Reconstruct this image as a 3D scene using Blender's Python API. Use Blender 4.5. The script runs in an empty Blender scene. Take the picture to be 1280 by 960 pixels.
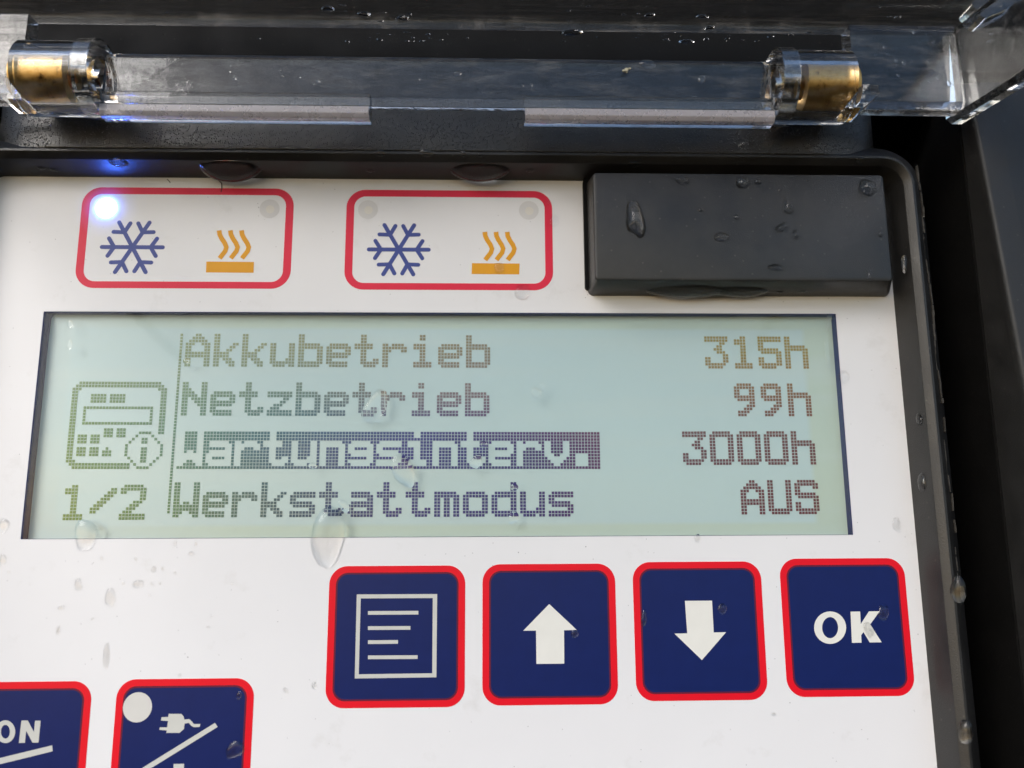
import bpy, bmesh, math, random
from mathutils import Vector, Matrix
random.seed(7)
S = bpy.context.scene
COL = S.collection
R = math.radians

# ------------------------------------------------------------------ space
# Local millimetres of the control unit: x along the panel, y up the panel, z out of the panel.
# The panel stands upright in the world: (x, y, z) mm -> (x, -z, y) m.
def W(x, y, z=0.0):
    return Vector((x * .001, -z * .001, y * .001))

# ------------------------------------------------------------------ camera
FOC = 1000.0                                   # focal length in pixels of a 1280 x 960 frame
CAM = (8.028, -16.234, 134.057)                # mm
RX = (0.999560, -0.004855, 0.029246)           # camera right / down / forward in local axes
RY = (0.000406, -0.984162, -0.177273)
RZ = (0.029643, 0.177207, -0.983727)
cam_d = bpy.data.cameras.new('camera')
cam = bpy.data.objects.new('camera', cam_d); COL.objects.link(cam)
cam_d.sensor_width = 36; cam_d.lens = 36 * FOC / 1280
cam_d.clip_start = .001; cam_d.clip_end = 100
def _wd(v): return Vector((v[0], -v[2], v[1]))
X_, Y_, Z_ = _wd(RX), -_wd(RY), -_wd(RZ)
M = Matrix((X_, Y_, Z_)).transposed().to_4x4(); M.translation = W(*CAM)
cam.matrix_world = M
cam_d.dof.use_dof = True; cam_d.dof.focus_distance = .1335; cam_d.dof.aperture_fstop = 13
S.camera = cam

def at(px, py, z=0.0):
    """photo pixel -> local mm on the plane at height z above the panel"""
    a, b = (px - 640) / FOC, (py - 480) / FOC
    d = [RX[i] * a + RY[i] * b + RZ[i] for i in range(3)]
    t = (z - CAM[2]) / d[2]
    return CAM[0] + t * d[0], CAM[1] + t * d[1]
def at_plane(px, py, p0, n):
    a, b = (px - 640) / FOC, (py - 480) / FOC
    d = Vector([RX[i] * a + RY[i] * b + RZ[i] for i in range(3)])
    c = Vector(CAM); n = Vector(n)
    t = (Vector(p0) - c).dot(n) / d.dot(n)
    return c + d * t

# ------------------------------------------------------------------ light
SUN_EL, SUN_AZ = 30.0, -40.0                   # high in front of the panel, a little from its left
w = bpy.data.worlds.new('World'); S.world = w; w.use_nodes = True
nt = w.node_tree; nt.nodes.clear()
sky = nt.nodes.new('ShaderNodeTexSky'); sky.sky_type = 'NISHITA'; sky.sun_disc = False
sky.sun_elevation = R(SUN_EL); sky.sun_rotation = R(180 - SUN_AZ)
sky.air_density = 1.15; sky.dust_density = 1.5; sky.ozone_density = 2.4
bg = nt.nodes.new('ShaderNodeBackground'); bg.inputs['Strength'].default_value = .15
wo = nt.nodes.new('ShaderNodeOutputWorld')
nt.links.new(sky.outputs[0], bg.inputs[0]); nt.links.new(bg.outputs[0], wo.inputs[0])
sd = bpy.data.lights.new('sun', 'SUN'); sd.energy = .95; sd.angle = R(28); sd.color = (1, .975, .98)
sun = bpy.data.objects.new('sun', sd); COL.objects.link(sun)
e, a = R(SUN_EL), R(SUN_AZ)
sdir = Vector((math.sin(a) * math.cos(e), -math.cos(a) * math.cos(e), math.sin(e)))
sun.rotation_euler = sdir.to_track_quat('Z', 'Y').to_euler()
S.view_settings.view_transform = 'Standard'; S.view_settings.look = 'None'
S.view_settings.exposure = 0.60; S.view_settings.gamma = 1
S.render.engine = 'CYCLES'
S.cycles.use_denoising = True
S.cycles.max_bounces = 24; S.cycles.transmission_bounces = 18; S.cycles.glossy_bounces = 8
S.cycles.diffuse_bounces = 5; S.cycles.transparent_max_bounces = 24
S.cycles.caustics_reflective = True; S.cycles.caustics_refractive = True
S.cycles.sample_clamp_indirect = 20; S.cycles.blur_glossy = .3

# ------------------------------------------------------------------ materials
def new_mat(name):
    m = bpy.data.materials.new(name); m.use_nodes = True
    return m, m.node_tree, m.node_tree.nodes['Principled BSDF']
def coords(nt, scale=1000.0):
    tc = nt.nodes.new('ShaderNodeTexCoord'); mp = nt.nodes.new('ShaderNodeMapping')
    mp.inputs['Scale'].default_value = (scale,) * 3
    nt.links.new(tc.outputs['Object'], mp.inputs['Vector'])
    return mp.outputs[0]
def noise(nt, vec, scale, detail=3, rough=.5):
    n = nt.nodes.new('ShaderNodeTexNoise'); n.inputs['Scale'].default_value = scale
    n.inputs['Detail'].default_value = detail; n.inputs['Roughness'].default_value = rough
    nt.links.new(vec, n.inputs['Vector']); return n.outputs['Fac']
def ramp(nt, fac, stops):
    r = nt.nodes.new('ShaderNodeValToRGB'); e = r.color_ramp.elements
    while len(e) < len(stops): e.new(.5)
    for k, (p, c) in enumerate(stops):
        e[k].position = p; e[k].color = (*c, 1) if len(c) == 3 else c
    nt.links.new(fac, r.inputs[0]); return r.outputs[0]
def mapr(nt, fac, lo, hi, a, b):
    r = nt.nodes.new('ShaderNodeMapRange'); r.inputs[1].default_value = lo; r.inputs[2].default_value = hi
    r.inputs[3].default_value = a; r.inputs[4].default_value = b
    nt.links.new(fac, r.inputs[0]); return r.outputs[0]
def mixc(nt, fac, c1, c2, mode='MIX'):
    m = nt.nodes.new('ShaderNodeMix'); m.data_type = 'RGBA'; m.blend_type = mode
    for i, v in ((0, fac), (6, c1), (7, c2)):
        if isinstance(v, (int, float)): m.inputs[i].default_value = v
        elif isinstance(v, tuple): m.inputs[i].default_value = (*v, 1)
        else: nt.links.new(v, m.inputs[i])
    return m.outputs[2]
def bump(nt, b, h, strength, dist):
    n = nt.nodes.new('ShaderNodeBump'); n.inputs['Strength'].default_value = strength
    n.inputs['Distance'].default_value = dist; nt.links.new(h, n.inputs['Height'])
    nt.links.new(n.outputs[0], b.inputs['Normal'])

def black_plastic(name, base, rough, dusty=.5, grain=5.0, dots=False):
    m, nt, b = new_mat(name); v = coords(nt)
    n1 = noise(nt, v, .12, 4, .6); n2 = noise(nt, v, grain, 2)
    c = mixc(nt, mapr(nt, n1, .35, .7, 0, dusty), (base, base * .985, base * .985), (base * 1.7, base * 1.64, base * 1.6))
    vo = nt.nodes.new('ShaderNodeTexVoronoi'); vo.inputs['Scale'].default_value = .55
    nt.links.new(v, vo.inputs['Vector'])
    speck = mapr(nt, vo.outputs['Distance'], .05, .11, 1, 0)
    c = mixc(nt, speck, c, (base * 3.2, base * 3, base * 2.6))
    nt.links.new(c, b.inputs['Base Color'])
    nt.links.new(mapr(nt, n1, .3, .7, rough - .07, rough + .1), b.inputs['Roughness'])
    h = n2
    if dots:
        v2 = nt.nodes.new('ShaderNodeTexVoronoi'); v2.inputs['Scale'].default_value = 2.6
        nt.links.new(v, v2.inputs['Vector'])
        h = mapr(nt, v2.outputs['Distance'], .1, .35, 1, 0)
    bump(nt, b, h, .6 if not dots else 1, .00006 if not dots else .00014)
    return m
M_BEZEL = black_plastic('black_bezel_plastic', .016, .42, .8)
M_LEDGE = black_plastic('wet_black_ledge_plastic', .024, .34, .8, dots=True)
M_BODY = black_plastic('deep_black_plastic', .004, .7, .3)
M_BODY.node_tree.nodes['Principled BSDF'].inputs['Specular IOR Level'].default_value = .12
M_RIM = black_plastic('grey_black_rim_plastic', .013, .55)
M_BLOCK = black_plastic('matt_black_cover_plastic', .022, .40, .9, 6)

def print_mat(name, c, rough=.38, var=.06):
    m, nt, b = new_mat(name); v = coords(nt)
    n = noise(nt, v, .35, 4)
    lo = tuple(x * (1 - var) for x in c); hi = tuple(min(1, x * (1 + var)) for x in c)
    nt.links.new(mixc(nt, n, lo, hi), b.inputs['Base Color'])
    b.inputs['Roughness'].default_value = rough; b.inputs['Specular IOR Level'].default_value = .22
    bump(nt, b, noise(nt, v, 7, 2), .12, .00003)
    return m
M_RED = print_mat('red_print', (.78, .006, .02))
M_REDF = print_mat('pinkish_red_print', (.76, .028, .068))
M_NAVY = print_mat('navy_print', (.006, .016, .105), .34, .14)
M_EDGE = print_mat('dark_red_overprint', (.13, .012, .035))
M_WHITEP = print_mat('white_print', (.8, .79, .74))
M_GREYP = print_mat('pale_grey_print', (.6, .6, .56))
M_SNOW = print_mat('blue_print', (.062, .085, .30))
M_AMBER = print_mat('amber_print', (.78, .36, .02))
M_LAMP0 = print_mat('unlit_lamp_window', (.69, .68, .68))
M_LAMPC = print_mat('unlit_lamp_core', (.745, .72, .67))
M_LAMPW = print_mat('white_lamp_window', (.66, .645, .61))
M_DARKEDGE = print_mat('navy_window_edge', (.010, .020, .11), .4)
M_SEAM = print_mat('dusty_seam', (.06, .056, .05), .85, .7)
M_FIBRE = print_mat('dark_fibre', (.02, .02, .02), .7)
M_GRIT = print_mat('pale_grit', (.55, .50, .36), .8, .3)

# white foil with dust specks and grey smudges
m, nt, b = new_mat('white_panel_foil'); M_FOIL = m; v = coords(nt)
n1 = noise(nt, v, .035, 4, .6)
c = mixc(nt, n1, (.785, .78, .795), (.82, .815, .825))
n2 = noise(nt, v, .11, 5, .65)
c = mixc(nt, mapr(nt, n2, .60, .80, 0, .42), c, (.55, .53, .50))
for sc, r0, r1, dens in ((.28, .022, .034, .5), (.9, .05, .075, .72), (.07, .007, .010, .3)):
    vo = nt.nodes.new('ShaderNodeTexVoronoi'); vo.inputs['Scale'].default_value = sc
    nt.links.new(v, vo.inputs['Vector'])
    sp = mapr(nt, vo.outputs['Distance'], r0, r1, 1, 0)
    sep = nt.nodes.new('ShaderNodeSeparateColor'); nt.links.new(vo.outputs['Color'], sep.inputs[0])
    gate = mapr(nt, sep.outputs[0], dens, dens + .02, 0, .65)
    mu = nt.nodes.new('ShaderNodeMath'); mu.operation = 'MULTIPLY'
    nt.links.new(sp, mu.inputs[0]); nt.links.new(gate, mu.inputs[1])
    c = mixc(nt, mu.outputs[0], c, (.16, .15, .16))
nt.links.new(c, b.inputs['Base Color']); b.inputs['Roughness'].default_value = .42
hb = nt.nodes.new('ShaderNodeMath'); hb.operation = 'MULTIPLY_ADD'; hb.inputs[1].default_value = 14
nt.links.new(noise(nt, v, .07, 2), hb.inputs[0]); nt.links.new(noise(nt, v, 4.5, 2), hb.inputs[2])
bump(nt, b, hb.outputs[0], .25, .00004)

# display glass: pale blue active field, greenish margin, faint pixel grid
ACT = (-63.6, 63.6, 19.0 - 1.6, -16.6)            # active field in mm
m, nt, b = new_mat('lcd_surface'); M_LCD = m; v = coords(nt)
sp = nt.nodes.new('ShaderNodeSeparateXYZ'); nt.links.new(v, sp.inputs[0])
def band(out, lo, hi, soft):
    a1 = mapr(nt, out, lo - soft, lo + soft, 0, 1); a2 = mapr(nt, out, hi - soft, hi + soft, 1, 0)
    mu = nt.nodes.new('ShaderNodeMath'); mu.operation = 'MULTIPLY'
    nt.links.new(a1, mu.inputs[0]); nt.links.new(a2, mu.inputs[1]); return mu.outputs[0]
bx, bz = band(sp.outputs[0], -63.3, 63.5, .5), band(sp.outputs[2], -15.6, 18.0, .35)
mu = nt.nodes.new('ShaderNodeMath'); mu.operation = 'MULTIPLY'
nt.links.new(bx, mu.inputs[0]); nt.links.new(bz, mu.inputs[1])
n1 = noise(nt, v, .025, 3); n2 = noise(nt, v, .06, 4)
act = mixc(nt, n1, (.44, .565, .60), (.485, .60, .62))
gradx = mapr(nt, sp.outputs[0], -66, -35, 0, 1)
mar = mixc(nt, gradx, (.46, .565, .59), (.475, .565, .505))
c = mixc(nt, mu.outputs[0], mar, act)
br = nt.nodes.new('ShaderNodeMath'); br.operation = 'MULTIPLY'; br.inputs[1].default_value = 1
mp = nt.nodes.new('ShaderNodeMapping'); mp.inputs['Scale'].default_value = (.01, .01, .22)
nt.links.new(v, mp.inputs['Vector'])
st = noise(nt, mp.outputs[0], 1.0, 3)
c = mixc(nt, mapr(nt, st, .48, .72, 0, .6), c, (.52, .60, .60))  # soft horizontal glare bands painted into the display colour
nt.links.new(c, b.inputs['Base Color'])
b.inputs['Roughness'].default_value = .30
bump(nt, b, n2, .05, .0002)
# lcd dots: the tint of each dot comes from its colour attribute (the film tints them from olive to violet)
m, nt, b = new_mat('lcd_dot'); M_DOT = m
at_ = nt.nodes.new('ShaderNodeAttribute'); at_.attribute_name = 'tint'
nt.links.new(at_.outputs['Color'], b.inputs['Base Color']); b.inputs['Roughness'].default_value = .45

# thin clear plastic sheet (window over the display, flat lid plate): clear with a fresnel sheen
def sheet_mat(name, tint, rough, streak, ior=1.45):
    m, nt, b = new_mat(name); nt.nodes.remove(b)
    out = nt.nodes['Material Output']; v = coords(nt)
    tr = nt.nodes.new('ShaderNodeBsdfTransparent'); tr.inputs[0].default_value = (*tint, 1)
    gl = nt.nodes.new('ShaderNodeBsdfGlossy'); gl.inputs['Roughness'].default_value = rough
    fr = nt.nodes.new('ShaderNodeFresnel'); ge = nt.nodes.new('ShaderNodeNewGeometry')
    nt.links.new(mapr(nt, ge.outputs['Backfacing'], 0, 1, ior, 1 / ior), fr.inputs[0])   # same sheen on both faces
    mx = nt.nodes.new('ShaderNodeMixShader')
    nt.links.new(fr.outputs[0], mx.inputs[0]); nt.links.new(tr.outputs[0], mx.inputs[1]); nt.links.new(gl.outputs[0], mx.inputs[2])
    last = mx.outputs[0]
    if streak:
        mp = nt.nodes.new('ShaderNodeMapping'); mp.inputs['Scale'].default_value = (.035, .9, .9)
        nt.links.new(v, mp.inputs['Vector'])
        s1 = noise(nt, mp.outputs[0], 1.6, 5, .65); s2 = noise(nt, v, .25, 4, .7)
        f1 = mapr(nt, s1, .50, .78, 0, streak); f2 = mapr(nt, s2, .5, .8, .02, streak * .8)
        ad = nt.nodes.new('ShaderNodeMath'); ad.operation = 'ADD'
        nt.links.new(f1, ad.inputs[0]); nt.links.new(f2, ad.inputs[1])
        df = nt.nodes.new('ShaderNodeBsdfDiffuse'); df.inputs[0].default_value = (.42, .38, .34, 1)
        m2 = nt.nodes.new('ShaderNodeMixShader')
        nt.links.new(ad.outputs[0], m2.inputs[0]); nt.links.new(last, m2.inputs[1]); nt.links.new(df.outputs[0], m2.inputs[2])
        last = m2.outputs[0]
    nt.links.new(last, out.inputs['Surface'])
    return m
M_WINDOW = sheet_mat('display_window_sheet', (.99, 1, .99), .05, 0, 1.3)
M_SHEET = sheet_mat('scuffed_clear_sheet', (.93, .93, .92), .12, .42)

# solid clear plastic, slightly scuffed
m, nt, b = new_mat('clear_plastic'); M_CLEAR = m; v = coords(nt)
b.inputs['Base Color'].default_value = (.97, .97, .965, 1)
b.inputs['Transmission Weight'].default_value = 1; b.inputs['IOR'].default_value = 1.49
nt.links.new(mapr(nt, noise(nt, v, .3, 4, .65), .45, .75, .02, .16), b.inputs['Roughness'])
bump(nt, b, noise(nt, v, .5, 3), .08, .0003)
sc = nt.nodes.new('ShaderNodeBsdfDiffuse'); sc.inputs[0].default_value = (.5, .49, .47, 1)
mpx = nt.nodes.new('ShaderNodeMapping'); mpx.inputs['Scale'].default_value = (.12, .5, .5); mpx.inputs['Rotation'].default_value = (0, .5, .3)
nt.links.new(v, mpx.inputs['Vector'])
mxs = nt.nodes.new('ShaderNodeMixShader')
nt.links.new(mapr(nt, noise(nt, mpx.outputs[0], 1.2, 6, .7), .50, .78, .0, .2), mxs.inputs[0])
nt.links.new(b.outputs[0], mxs.inputs[1]); nt.links.new(sc.outputs[0], mxs.inputs[2])
nt.links.new(mxs.outputs[0], nt.nodes['Material Output'].inputs['Surface'])
# frosted moulded edge of the same plastic
m, nt, b = new_mat('frosted_plastic_edge'); M_FROST = m; v = coords(nt)
b.inputs['Base Color'].default_value = (.88, .84, .86, 1)
b.inputs['Transmission Weight'].default_value = .86; b.inputs['IOR'].default_value = 1.49
nt.links.new(mapr(nt, noise(nt, v, .4, 5, .7), .35, .75, .05, .25), b.inputs['Roughness'])
bump(nt, b, noise(nt, v, 1.2, 4), .15, .0002)
# lip added along the tabs, the white panel's reflection put into its pale colour
m, nt, b = new_mat('painted_reflection_lip'); M_LIP = m; v = coords(nt)
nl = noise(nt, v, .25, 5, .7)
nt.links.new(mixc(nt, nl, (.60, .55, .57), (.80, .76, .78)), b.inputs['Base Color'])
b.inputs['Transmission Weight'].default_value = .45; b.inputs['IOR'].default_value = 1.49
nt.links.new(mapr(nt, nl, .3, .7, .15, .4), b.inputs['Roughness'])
# water
m, nt, b = new_mat('water'); M_WATER = m
b.inputs['Base Color'].default_value = (1, 1, 1, 1); b.inputs['Transmission Weight'].default_value = 1
b.inputs['IOR'].default_value = 1.333; b.inputs['Roughness'].default_value = 0
# the same water as thin lenses on the bright foil: part of the light passes straight through
M_LENS = M_WATER.copy(); M_LENS.name = 'thin_water'; nt = M_LENS.node_tree
tw = nt.nodes.new('ShaderNodeBsdfTransparent'); mw = nt.nodes.new('ShaderNodeMixShader'); mw.inputs[0].default_value = .08
nt.links.new(nt.nodes['Principled BSDF'].outputs[0], mw.inputs[1]); nt.links.new(tw.outputs[0], mw.inputs[2])
nt.links.new(mw.outputs[0], nt.nodes['Material Output'].inputs['Surface'])
# brass
m, nt, b = new_mat('worn_brass'); M_BRASS = m; v = coords(nt)
n = noise(nt, v, .5, 5, .7)
nt.links.new(ramp(nt, n, [(.3, (.10, .055, .02)), (.42, (.62, .38, .12)), (.7, (.80, .55, .22))]), b.inputs['Base Color'])
b.inputs['Metallic'].default_value = .85; b.inputs['Roughness'].default_value = .42
# lit blue lamp window: brightest over the diode, falling off through the foil
m, nt, b = new_mat('lit_blue_lamp'); M_LED = m; nt.nodes.remove(b)
v = coords(nt); ln = nt.nodes.new('ShaderNodeVectorMath'); ln.operation = 'LENGTH'
nt.links.new(v, ln.inputs[0])
r_ = ln.outputs['Value']
em = nt.nodes.new('ShaderNodeEmission')
col = ramp(nt, mapr(nt, r_, 0, 5.6, 0, 1), [(0, (.05, .16, 1)), (.36, (.05, .16, 1)), (.5, (.05, .17, 1)), (1, (.10, .25, 1))])
nt.links.new(col, em.inputs[0])
stn = ramp(nt, mapr(nt, r_, 0, 5.6, 0, 1), [(0, (1, 1, 1)), (.22, (.9,) * 3), (.30, (.16,) * 3), (.37, (.018,) * 3), (.48, (.003,) * 3), (.7, (.0006,) * 3), (1, (0, 0, 0))])
ms = nt.nodes.new('ShaderNodeMath'); ms.operation = 'MULTIPLY'; ms.inputs[1].default_value = 65
nt.links.new(stn, ms.inputs[0]); nt.links.new(ms.outputs[0], em.inputs[1])
tr = nt.nodes.new('ShaderNodeBsdfTransparent'); ad = nt.nodes.new('ShaderNodeAddShader')
nt.links.new(em.outputs[0], ad.inputs[0]); nt.links.new(tr.outputs[0], ad.inputs[1])
nt.links.new(ad.outputs[0], nt.nodes['Material Output'].inputs[0])

# ------------------------------------------------------------------ object helpers
def mesh_obj(name, verts, faces, mat, parent=None, origin=(0, 0, 0), smooth=None, recalc=True):
    """verts in local mm; the object's origin sits at `origin` (mm)"""
    o0 = W(*origin)
    me = bpy.data.meshes.new(name)
    me.from_pydata([W(*p) - o0 for p in verts], [], faces)
    if recalc:
        bm = bmesh.new(); bm.from_mesh(me); bmesh.ops.recalc_face_normals(bm, faces=bm.faces); bm.to_mesh(me); bm.free()
    me.materials.append(mat); me.update()
    if smooth is not None:
        me.polygons.foreach_set('use_smooth', [True] * len(me.polygons))
        if smooth < 180: me.set_sharp_from_angle(angle=R(smooth))
    o = bpy.data.objects.new(name, me); COL.objects.link(o); o.location = o0
    if parent is not None:
        o.parent = parent; o.matrix_parent_inverse = parent_inv(parent)
    return o
def world_loc(o):
    l = o.location.copy()
    return l
PW = {}
def parent_inv(p):
    # plain translation inverses: nothing in this scene is rotated through its parent
    return Matrix.Translation(-abs_loc(p))
def abs_loc(o):
    return o.location.copy()      # every location is written in world space, the inverse undoes the parent's own
def empty(name, loc, parent=None):
    o = bpy.data.objects.new(name, None); COL.objects.link(o); o.empty_display_size = .01
    o.location = W(*loc)
    if parent is not None: o.parent = parent; o.matrix_parent_inverse = parent_inv(parent)
    return o
def tag(o, label=None, cat=None, group=None, kind=None):
    for k, v in (('label', label), ('category', cat), ('group', group), ('kind', kind)):
        if v: o[k] = v
    return o

class MB:
    def __init__(s): s.v, s.f = [], []
    def add(s, verts, faces):
        k = len(s.v); s.v += [tuple(p) for p in verts]; s.f += [[i + k for i in f] for f in faces]; return s
    def box(s, x0, x1, y0, y1, z0, z1):
        return s.add([(x0, y0, z0), (x1, y0, z0), (x1, y1, z0), (x0, y1, z0), (x0, y0, z1), (x1, y0, z1), (x1, y1, z1), (x0, y1, z1)],
                     [(0, 3, 2, 1), (4, 5, 6, 7), (0, 1, 5, 4), (1, 2, 6, 5), (2, 3, 7, 6), (3, 0, 4, 7)])
    def plate(s, pts, z0, z1):
        """flat polygon (x, y) thickened from z0 to z1"""
        n = len(pts)
        return s.add([(x, y, z0) for x, y in pts] + [(x, y, z1) for x, y in pts],
                     [list(range(n))[::-1], list(range(n, 2 * n))] + [(i, (i + 1) % n, n + (i + 1) % n, n + i) for i in range(n)])
    def ring(s, outer, inner, z0, z1):
        n = len(outer)
        v = [(x, y, z0) for x, y in outer] + [(x, y, z0) for x, y in inner] + [(x, y, z1) for x, y in outer] + [(x, y, z1) for x, y in inner]
        f = []
        for i in range(n):
            j = (i + 1) % n
            f += [(i, n + i, n + j, j), (2 * n + i, 2 * n + j, 3 * n + j, 3 * n + i), (i, j, 2 * n + j, 2 * n + i), (n + i, 3 * n + i, 3 * n + j, n + j)]
        return s.add(v, f)
    def extrude_x(s, prof, x0, x1):
        """closed (y, z) profile run along x"""
        n = len(prof)
        return s.add([(x0, y, z) for y, z in prof] + [(x1, y, z) for y, z in prof],
                     [list(range(n)), list(range(n, 2 * n))[::-1]] + [(i, n + i, n + (i + 1) % n, (i + 1) % n) for i in range(n)])
    def tube_x(s, cy, cz, ro, ri, x0, x1, n=48):
        c = [(math.cos(2 * math.pi * k / n), math.sin(2 * math.pi * k / n)) for k in range(n)]
        v = []
        for x in (x0, x1):
            for r in (ro, ri): v += [(x, cy + r * a, cz + r * b) for a, b in c]
        f = []
        for i in range(n):
            j = (i + 1) % n
            f += [(i, j, 2 * n + j, 2 * n + i), (n + i, 3 * n + i, 3 * n + j, n + j), (i, n + i, n + j, j), (2 * n + i, 2 * n + j, 3 * n + j, 3 * n + i)]
        return s.add(v, f)
    def build(s, name, mat, parent=None, origin=(0, 0, 0), smooth=None):
        return mesh_obj(name, s.v, s.f, mat, parent, origin, smooth)
def rrect(x0, x1, y0, y1, r, n=8):
    p = []
    for cx, cy, a0 in ((x1 - r, y1 - r, 0), (x0 + r, y1 - r, 90), (x0 + r, y0 + r, 180), (x1 - r, y0 + r, 270)):
        for k in range(n + 1):
            a = R(a0 + 90 * k / n); p.append((cx + r * math.cos(a), cy + r * math.sin(a)))
    return p
def fillet(poly, rad, n=5):
    """round the corners of a closed 2-D polygon; rad is one number or one per corner"""
    out = []; N = len(poly)
    for i in range(N):
        r = rad[i] if isinstance(rad, (list, tuple)) else rad
        p, a, b = Vector(poly[i]), Vector(poly[i - 1]), Vector(poly[(i + 1) % N])
        if r <= 0: out.append(tuple(p)); continue
        u, w_ = (a - p).normalized(), (b - p).normalized()
        th = math.acos(max(-1, min(1, u.dot(w_))))
        d = min(r / math.tan(th / 2), (a - p).length * .49, (b - p).length * .49)
        s, e_ = p + u * d, p + w_ * d
        for k in range(n + 1):
            t = k / n
            out.append(tuple(s * (1 - t) ** 2 + p * 2 * t * (1 - t) + e_ * t * t))
    return out
def stroke(p, q, wd, cap=True, n=8):
    p, q = Vector(p), Vector(q); d = (q - p).normalized(); nn = Vector((-d.y, d.x)); r = wd / 2
    if not cap: return [tuple(p + nn * r), tuple(p - nn * r), tuple(q - nn * r), tuple(q + nn * r)]
    out = []
    a0 = math.atan2(d.y, d.x)
    for c, s in ((q, a0 - math.pi / 2), (p, a0 + math.pi / 2)):
        for k in range(n + 1):
            a = s + math.pi * k / n; out.append((c.x + r * math.cos(a), c.y + r * math.sin(a)))
    return out
def path_stroke(pts, wd):
    """constant-width ribbon along a polyline, flat ends -> one polygon"""
    L, Rr = [], []
    for i, p in enumerate(pts):
        p = Vector(p)
        a = Vector(pts[i - 1]) if i else p
        b = Vector(pts[i + 1]) if i < len(pts) - 1 else p
        d = (b - a).normalized(); nn = Vector((-d.y, d.x)) * wd / 2
        L.append(tuple(p + nn)); Rr.append(tuple(p - nn))
    return L + Rr[::-1]
def px(*pts): return [at(*p) for p in pts]
def circle(cx, cy, r, n=28): return [(cx + r * math.cos(2 * math.pi * k / n), cy + r * math.sin(2 * math.pi * k / n)) for k in range(n)]

# ================================================================== the control unit
unit = empty('control_unit', (0, -67, -2))
tag(unit, 'black framed control unit with white panel, lit text display, navy keys and open clear lid', 'control unit')

# ---- bezel ring round the panel (inner wall, bright ridge, outer slope)
PX0, PX1, PY0, PY1 = -79.4, 79.6, -70.0, 45.0
prof = [(-.6, -1.7), (-.15, 0.0), (.62, 5.0), (.72, 5.2), (1.55, 6.0), (1.75, 6.1), (2.1, 6.1), (2.35, 5.95), (4.6, 3.9), (4.9, 3.4), (5.0, -16), (-.6, -16)]
bm = MB(); NR = None; rings = []
for off, z in prof:
    r = 3.0 + off
    pts = rrect(PX0 - off, PX1 + off, PY0 - off, PY1 + off, r, 10)
    rings.append([(x, y, z) for x, y in pts]); NR = len(pts)
vv = [p for rg in rings for p in rg]; ff = []
for k in range(len(prof)):
    k2 = (k + 1) % len(prof)
    for i in range(NR):
        j = (i + 1) % NR
        ff.append((k * NR + i, k * NR + j, k2 * NR + j, k2 * NR + i))
bm.add(vv, ff); bezel = bm.build('bezel', M_BEZEL, unit, (0, 0, 0), 19)
# dusty seam bead running down outside the ridge
rng = random.Random(3); mb = MB()
y = 46.0
while y > -26:
    ln_ = rng.uniform(.5, 3.2); xx = PX1 + 3.6 + .25 * math.sin(y * .35) + rng.uniform(-.1, .1)
    wd = rng.uniform(.1, .34)
    z = 4.95
    n = 6; up, dn = [], []
    for k in range(n + 1):
        yy = y - ln_ * k / n; q = wd * (.5 + .5 * math.sin(math.pi * k / n)) * rng.uniform(.7, 1.2)
        up.append((xx - q / 2 + .05 * math.sin(yy), yy)); dn.append((xx + q / 2 + .05 * math.sin(yy), yy))
    mb.plate(up + dn[::-1], z - .5, z + .06 + rng.uniform(0, .05)); y -= ln_ + rng.uniform(-.9, .3) * (1 if y > 5 else -3.0)
mb.build('seam_bead', M_SEAM, bezel, (PX1 + 3.6, 20, 5.3))

# ---- ledge above the panel, under the hinge
mb = MB(); led = fillet([(47.3, -10), (47.3, 6.12), (57.5, 6.12), (58.2, -10)], [0, .3, .8, 0])
n = len(led)
secs = [(-77.5, 4.6), (-75.5, 2.2), (-71, .5), (-66, 0), (66, 0), (71, .5), (75.5, 2.2), (77.5, 4.6)]
vv = [(x, y, z - dz if z > 0 else z) for x, dz in secs for y, z in led]
mb.add(vv, [list(range(n)), list(range(7 * n, 8 * n))[::-1]] + [(k * n + i, (k + 1) * n + i, (k + 1) * n + (i + 1) % n, k * n + (i + 1) % n) for k in range(7) for i in range(n)])
mb.build('top_ledge', M_LEDGE, unit, (0, 50, 6), 30)
# ---- body: deep channel, back wall behind the hinge, outer rims
mb = MB(); mb.box(-170, 170, -130, 60, -22, -16.2); mb.build('channel_floor', M_BODY, unit, (0, 0, -18))
mb = MB(); pr = fillet([(60.2, -22), (60.2, -2.0), (66, 2.0), (84, 3.0), (84, 5), (150, 5), (150, -22)], [0, 1, 1, .8, .8, 0, 0])
mb.extrude_x(pr, -170, 170); mb.build('back_wall', M_BODY, unit, (0, 90, 0), 35)
def rim(sx):
    ys = [60.0, 45, 30, 10, -10, -40, -80, -130]
    v, f = [], []; n = None
    for y in ys:
        z = 8.2 + (56 - y) * .097
        sec = fillet([(92.35, -21), (92.35, z - 1.8), (92.0, z - 1.5), (92.0, z), (96, z + .5), (122, z + 1.5), (122, -21)], [0, 0, 0, 1.4, 1.5, 0, 0], 6)
        n = len(sec); v += [(sx * x, y, zz) for x, zz in sec]
    for k in range(len(ys) - 1):
        for i in range(n):
            j = (i + 1) % n; f.append((k * n + i, k * n + j, (k + 1) * n + j, (k + 1) * n + i))
    f += [list(range(n)), list(range((len(ys) - 1) * n, len(ys) * n))]
    o = mesh_obj('outer_rim', v, f, M_RIM, unit, (sx * 100, 0, 0), 40)
    mb = MB(); mb.box(*sorted((sx * 91.9, sx * 92.3)), -130, 60, -16.1, 4.2); mb.build('channel_wall', M_BODY, o, (sx * 92, 0, -6))
    return o
rim(1); rim(-1)

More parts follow.
